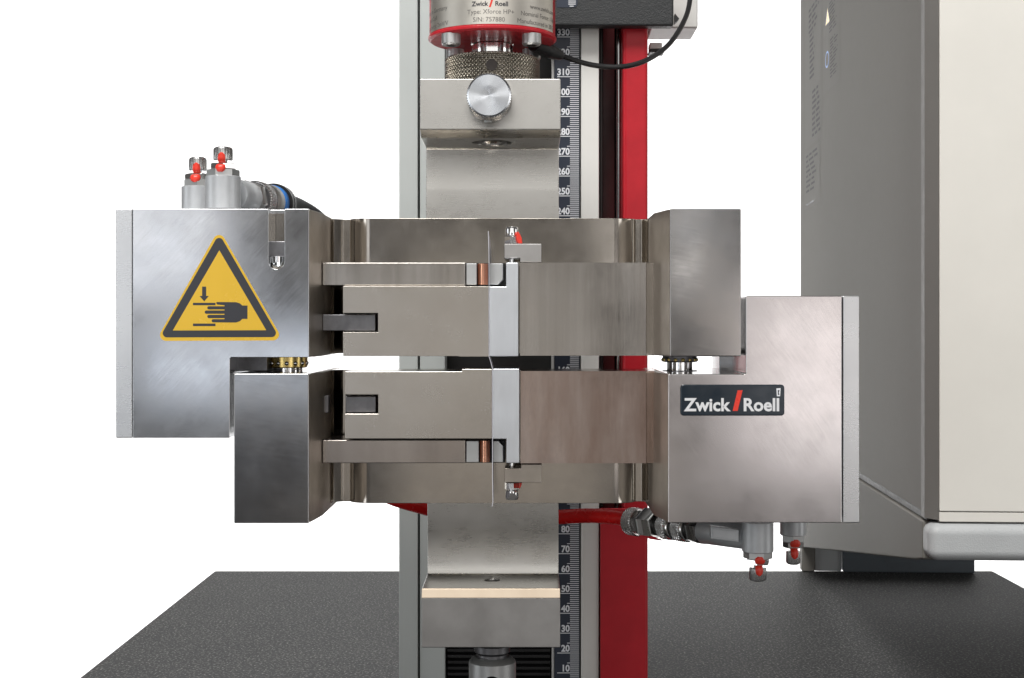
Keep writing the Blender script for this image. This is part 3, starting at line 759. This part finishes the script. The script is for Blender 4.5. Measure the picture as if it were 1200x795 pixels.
link('cast_rim', face([(835, 619.3), (864, 622.8), (864, 624.1), (836.4, 620.8), (836.4, 629.4), (864, 633), (864, 634.3), (835, 630.6)], 590.6, 591.1), M['cast'], cpl, .0001)
RH = thing('red_hose', 'red air hose running behind the lower holder to the chrome coupling', 'hose', qb)
hp = [P(752, 612, 656), P(728, 607, 664), P(690, 604.5, 672), P(640, 607, 682), P(580, 609, 686), P(520, 600.5, 684), P(488, 592.5, 678), P(458, 583, 672), P(430, 568, 668), P(415, 545, 666)]
link('hose', tube(smooth_path(hp, 10), .0034, 18), M['red_hose'], RH)

# ------------------------------------------------------------------ electronics cabinet on the right
CA = thing('control_cabinet', 'tall grey control cabinet with cream front panel at the right edge of the bench', 'cabinet', (.36, 1.08, 0))
ang = math.atan2(.030, .531)
ex = Vector((math.cos(ang), -math.sin(ang), 0)); ey = Vector((math.sin(ang), math.cos(ang), 0)); ez = Vector((0, 0, 1))
C0 = Vector((X(1101, 806), .806, 0))            # front left corner of the front panel
def cbox(name, x0, x1, y0, y1, z0, z1, mat, parent, bevel=.0008, seg=2):
    pts = [C0 + ex * x + ey * y + ez * z0 for x, y in ((x0, y0), (x1, y0), (x1, y1), (x0, y1))]
    return link(name, extrude(pts, (0, 0, z1 - z0)), mat, parent, bevel, seg)
zb = Z(612, 806); zt = .53; Wd = .30
cbox('front_panel', 0, Wd, 0, .010, Z(599.6, 806), zt, M['cabinet_front'], CA, .0006)
cbox('front_trim', 0, Wd, .0005, .010, zb, Z(600.4, 806), M['cabinet_front'], CA, .0005)
# corner strip
pts = [C0 + ex * a + ey * b_ for a, b_ in ((-.0002, .0006), (-.0062, .0095), (-.0062, .0185), (0, .0185), (0, .0104), (-.0002, .0104))]
link('corner_strip', extrude([p + ez * (zb + .001) for p in pts], (0, 0, zt - zb)), M['cabinet_edge'], CA)
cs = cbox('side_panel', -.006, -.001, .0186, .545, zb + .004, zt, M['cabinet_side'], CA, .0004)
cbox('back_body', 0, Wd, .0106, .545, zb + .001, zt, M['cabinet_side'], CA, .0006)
cbox('groove', -.0045, -.001, .012, .545, zb - .0005, zb + .0039, M['panel'], CA, 0)
# plinth: rounded front bar and a side apron that deepens towards the back
zp = Z(657.5, 806)
cbox('plinth_bar', -.0064, Wd, -.003, .03, zp, zb - .0008, M['plinth'], CA, .006, 5)
ap = [(.012, zb - .001), (.545, zb - .001), (.545, .0005), (.5305, .0005), (.528, Z(641, 1335)), (.036, Z(656, 842)), (.012, Z(655.5, 818))]
a0 = C0 + ex * -.0068
link('side_apron', extrude([a0 + ey * y + ez * zz for y, zz in ap], ex * .012), M['cabinet_side'], CA, .0012, 3)
cbox('underside', .006, Wd, .031, .50, zp + .012, zb - .002, M['cabinet_edge'], CA, 0)
cbox('foot', .0055, .030, .534, .546, .0005, Z(636, 1340), M['plinth'], CA, .001)
cbox('foot', .031, .150, .530, .546, .0005, Z(636, 1340), M['foot_dark'], CA, .001)
# stickers on the side panel: unreadable small print
def cside(y, zz, out=.00012): return C0 + ex * (-.006 - out) + ey * y + ez * zz
def spatch(name, y0, y1, z0, z1, mat, parent, out):
    return link(name, sheet([cside(y0, z0, out), cside(y1, z0, out), cside(y1, z1, out), cside(y0, z1, out)]), mat, parent)
M['label_grey'] = paint('sticker_grey', (.192, .186, .171), .6, .01, spec=.12, rv=.01)
def yside(px):                                    # depth along the side for a photo column
    lo_, hi_ = 0.0, .55
    for _ in range(40):
        mid = (lo_ + hi_) / 2; p = cside(mid, 0); xx = VX + p.x * F / p.y
        if xx > px: lo_ = mid
        else: hi_ = mid
    return (lo_ + hi_) / 2
def zside(py, y): p = cside(y, 0); return CZ - (py - VY) * p.y / F
def lines(parent, px0, px1, py0, py1, n, mat, fill=.5):
    bm = bmesh.new(); ya, yb = yside(px1), yside(px0)
    for k in range(n):
        t_ = (k + .5) / n; py = py0 + (py1 - py0) * t_
        zc = zside(py, (ya + yb) / 2); hh = (zside(py0, ya) - zside(py1, ya)) / n * fill / 2
        e = ya + (yb - ya) * random.uniform(.0, .35)
        yy = yb
        while yy > e:
            l = random.uniform(.010, .03)
            y2 = max(e, yy - l)
            bm.faces.new([bm.verts.new(cside(a, b_, .0003)) for a, b_ in ((yy, zc - hh), (y2, zc - hh), (y2, zc + hh), (yy, zc + hh))])
            yy = y2 - .006
    return link('small_print', bm, mat, parent)
M['faint_ink'] = paint('faint_ink', (.10, .098, .10), .6, .02, spec=.12)
for (x0, x1, y0, y1) in ((944, 963, -25, 168), (964.5, 984, -25, 103), (942.5, 961, 174, 242)):
    ya, yb = yside(x1), yside(x0)
    s_ = spatch('sticker', ya, yb, zside(y1, (ya + yb) / 2), zside(y0, (ya + yb) / 2), M['label_grey'], cs, .00015)
    if x0 == 944:
        lines(s_, 948, 960, 2, 34, 5, M['faint_ink']); lines(s_, 949, 955, 36, 92, 9, M['faint_ink']); lines(s_, 952, 962, 100, 158, 9, M['faint_ink'])
    elif y1 == 103:
        lines(s_, 972, 982, -4, 34, 9, M['faint_ink'], .4); lines(s_, 973, 982, 40, 88, 12, M['faint_ink'], .4)
        ya, yb = yside(972.5), yside(967.5)
        link('warning_mark', sheet([cside(ya, zside(25, ya), .0003), cside(yb, zside(24, ya), .0003), cside((ya + yb) / 2, zside(6, ya), .0003)]), M['yellow'], s_)
        yc = (yside(972) + yside(967)) / 2; zc = zside(70, yc); bm = bmesh.new(); n = 28
        ri = [[bm.verts.new(cside(yc + k_ * .010 * math.cos(2 * math.pi * i / n), zc + k_ * .0068 * math.sin(2 * math.pi * i / n), .0003)) for i in range(n)] for k_ in (1, .78)]
        for i in range(n): bm.faces.new((ri[0][i], ri[0][(i + 1) % n], ri[1][(i + 1) % n], ri[1][i]))
        link('blue_oval', bm, M['blue'], s_)
    else:
        lines(s_, 945, 959, 176, 224, 8, M['faint_ink'], .45); lines(s_, 945, 958, 234, 240, 1, M['ink'], .4)
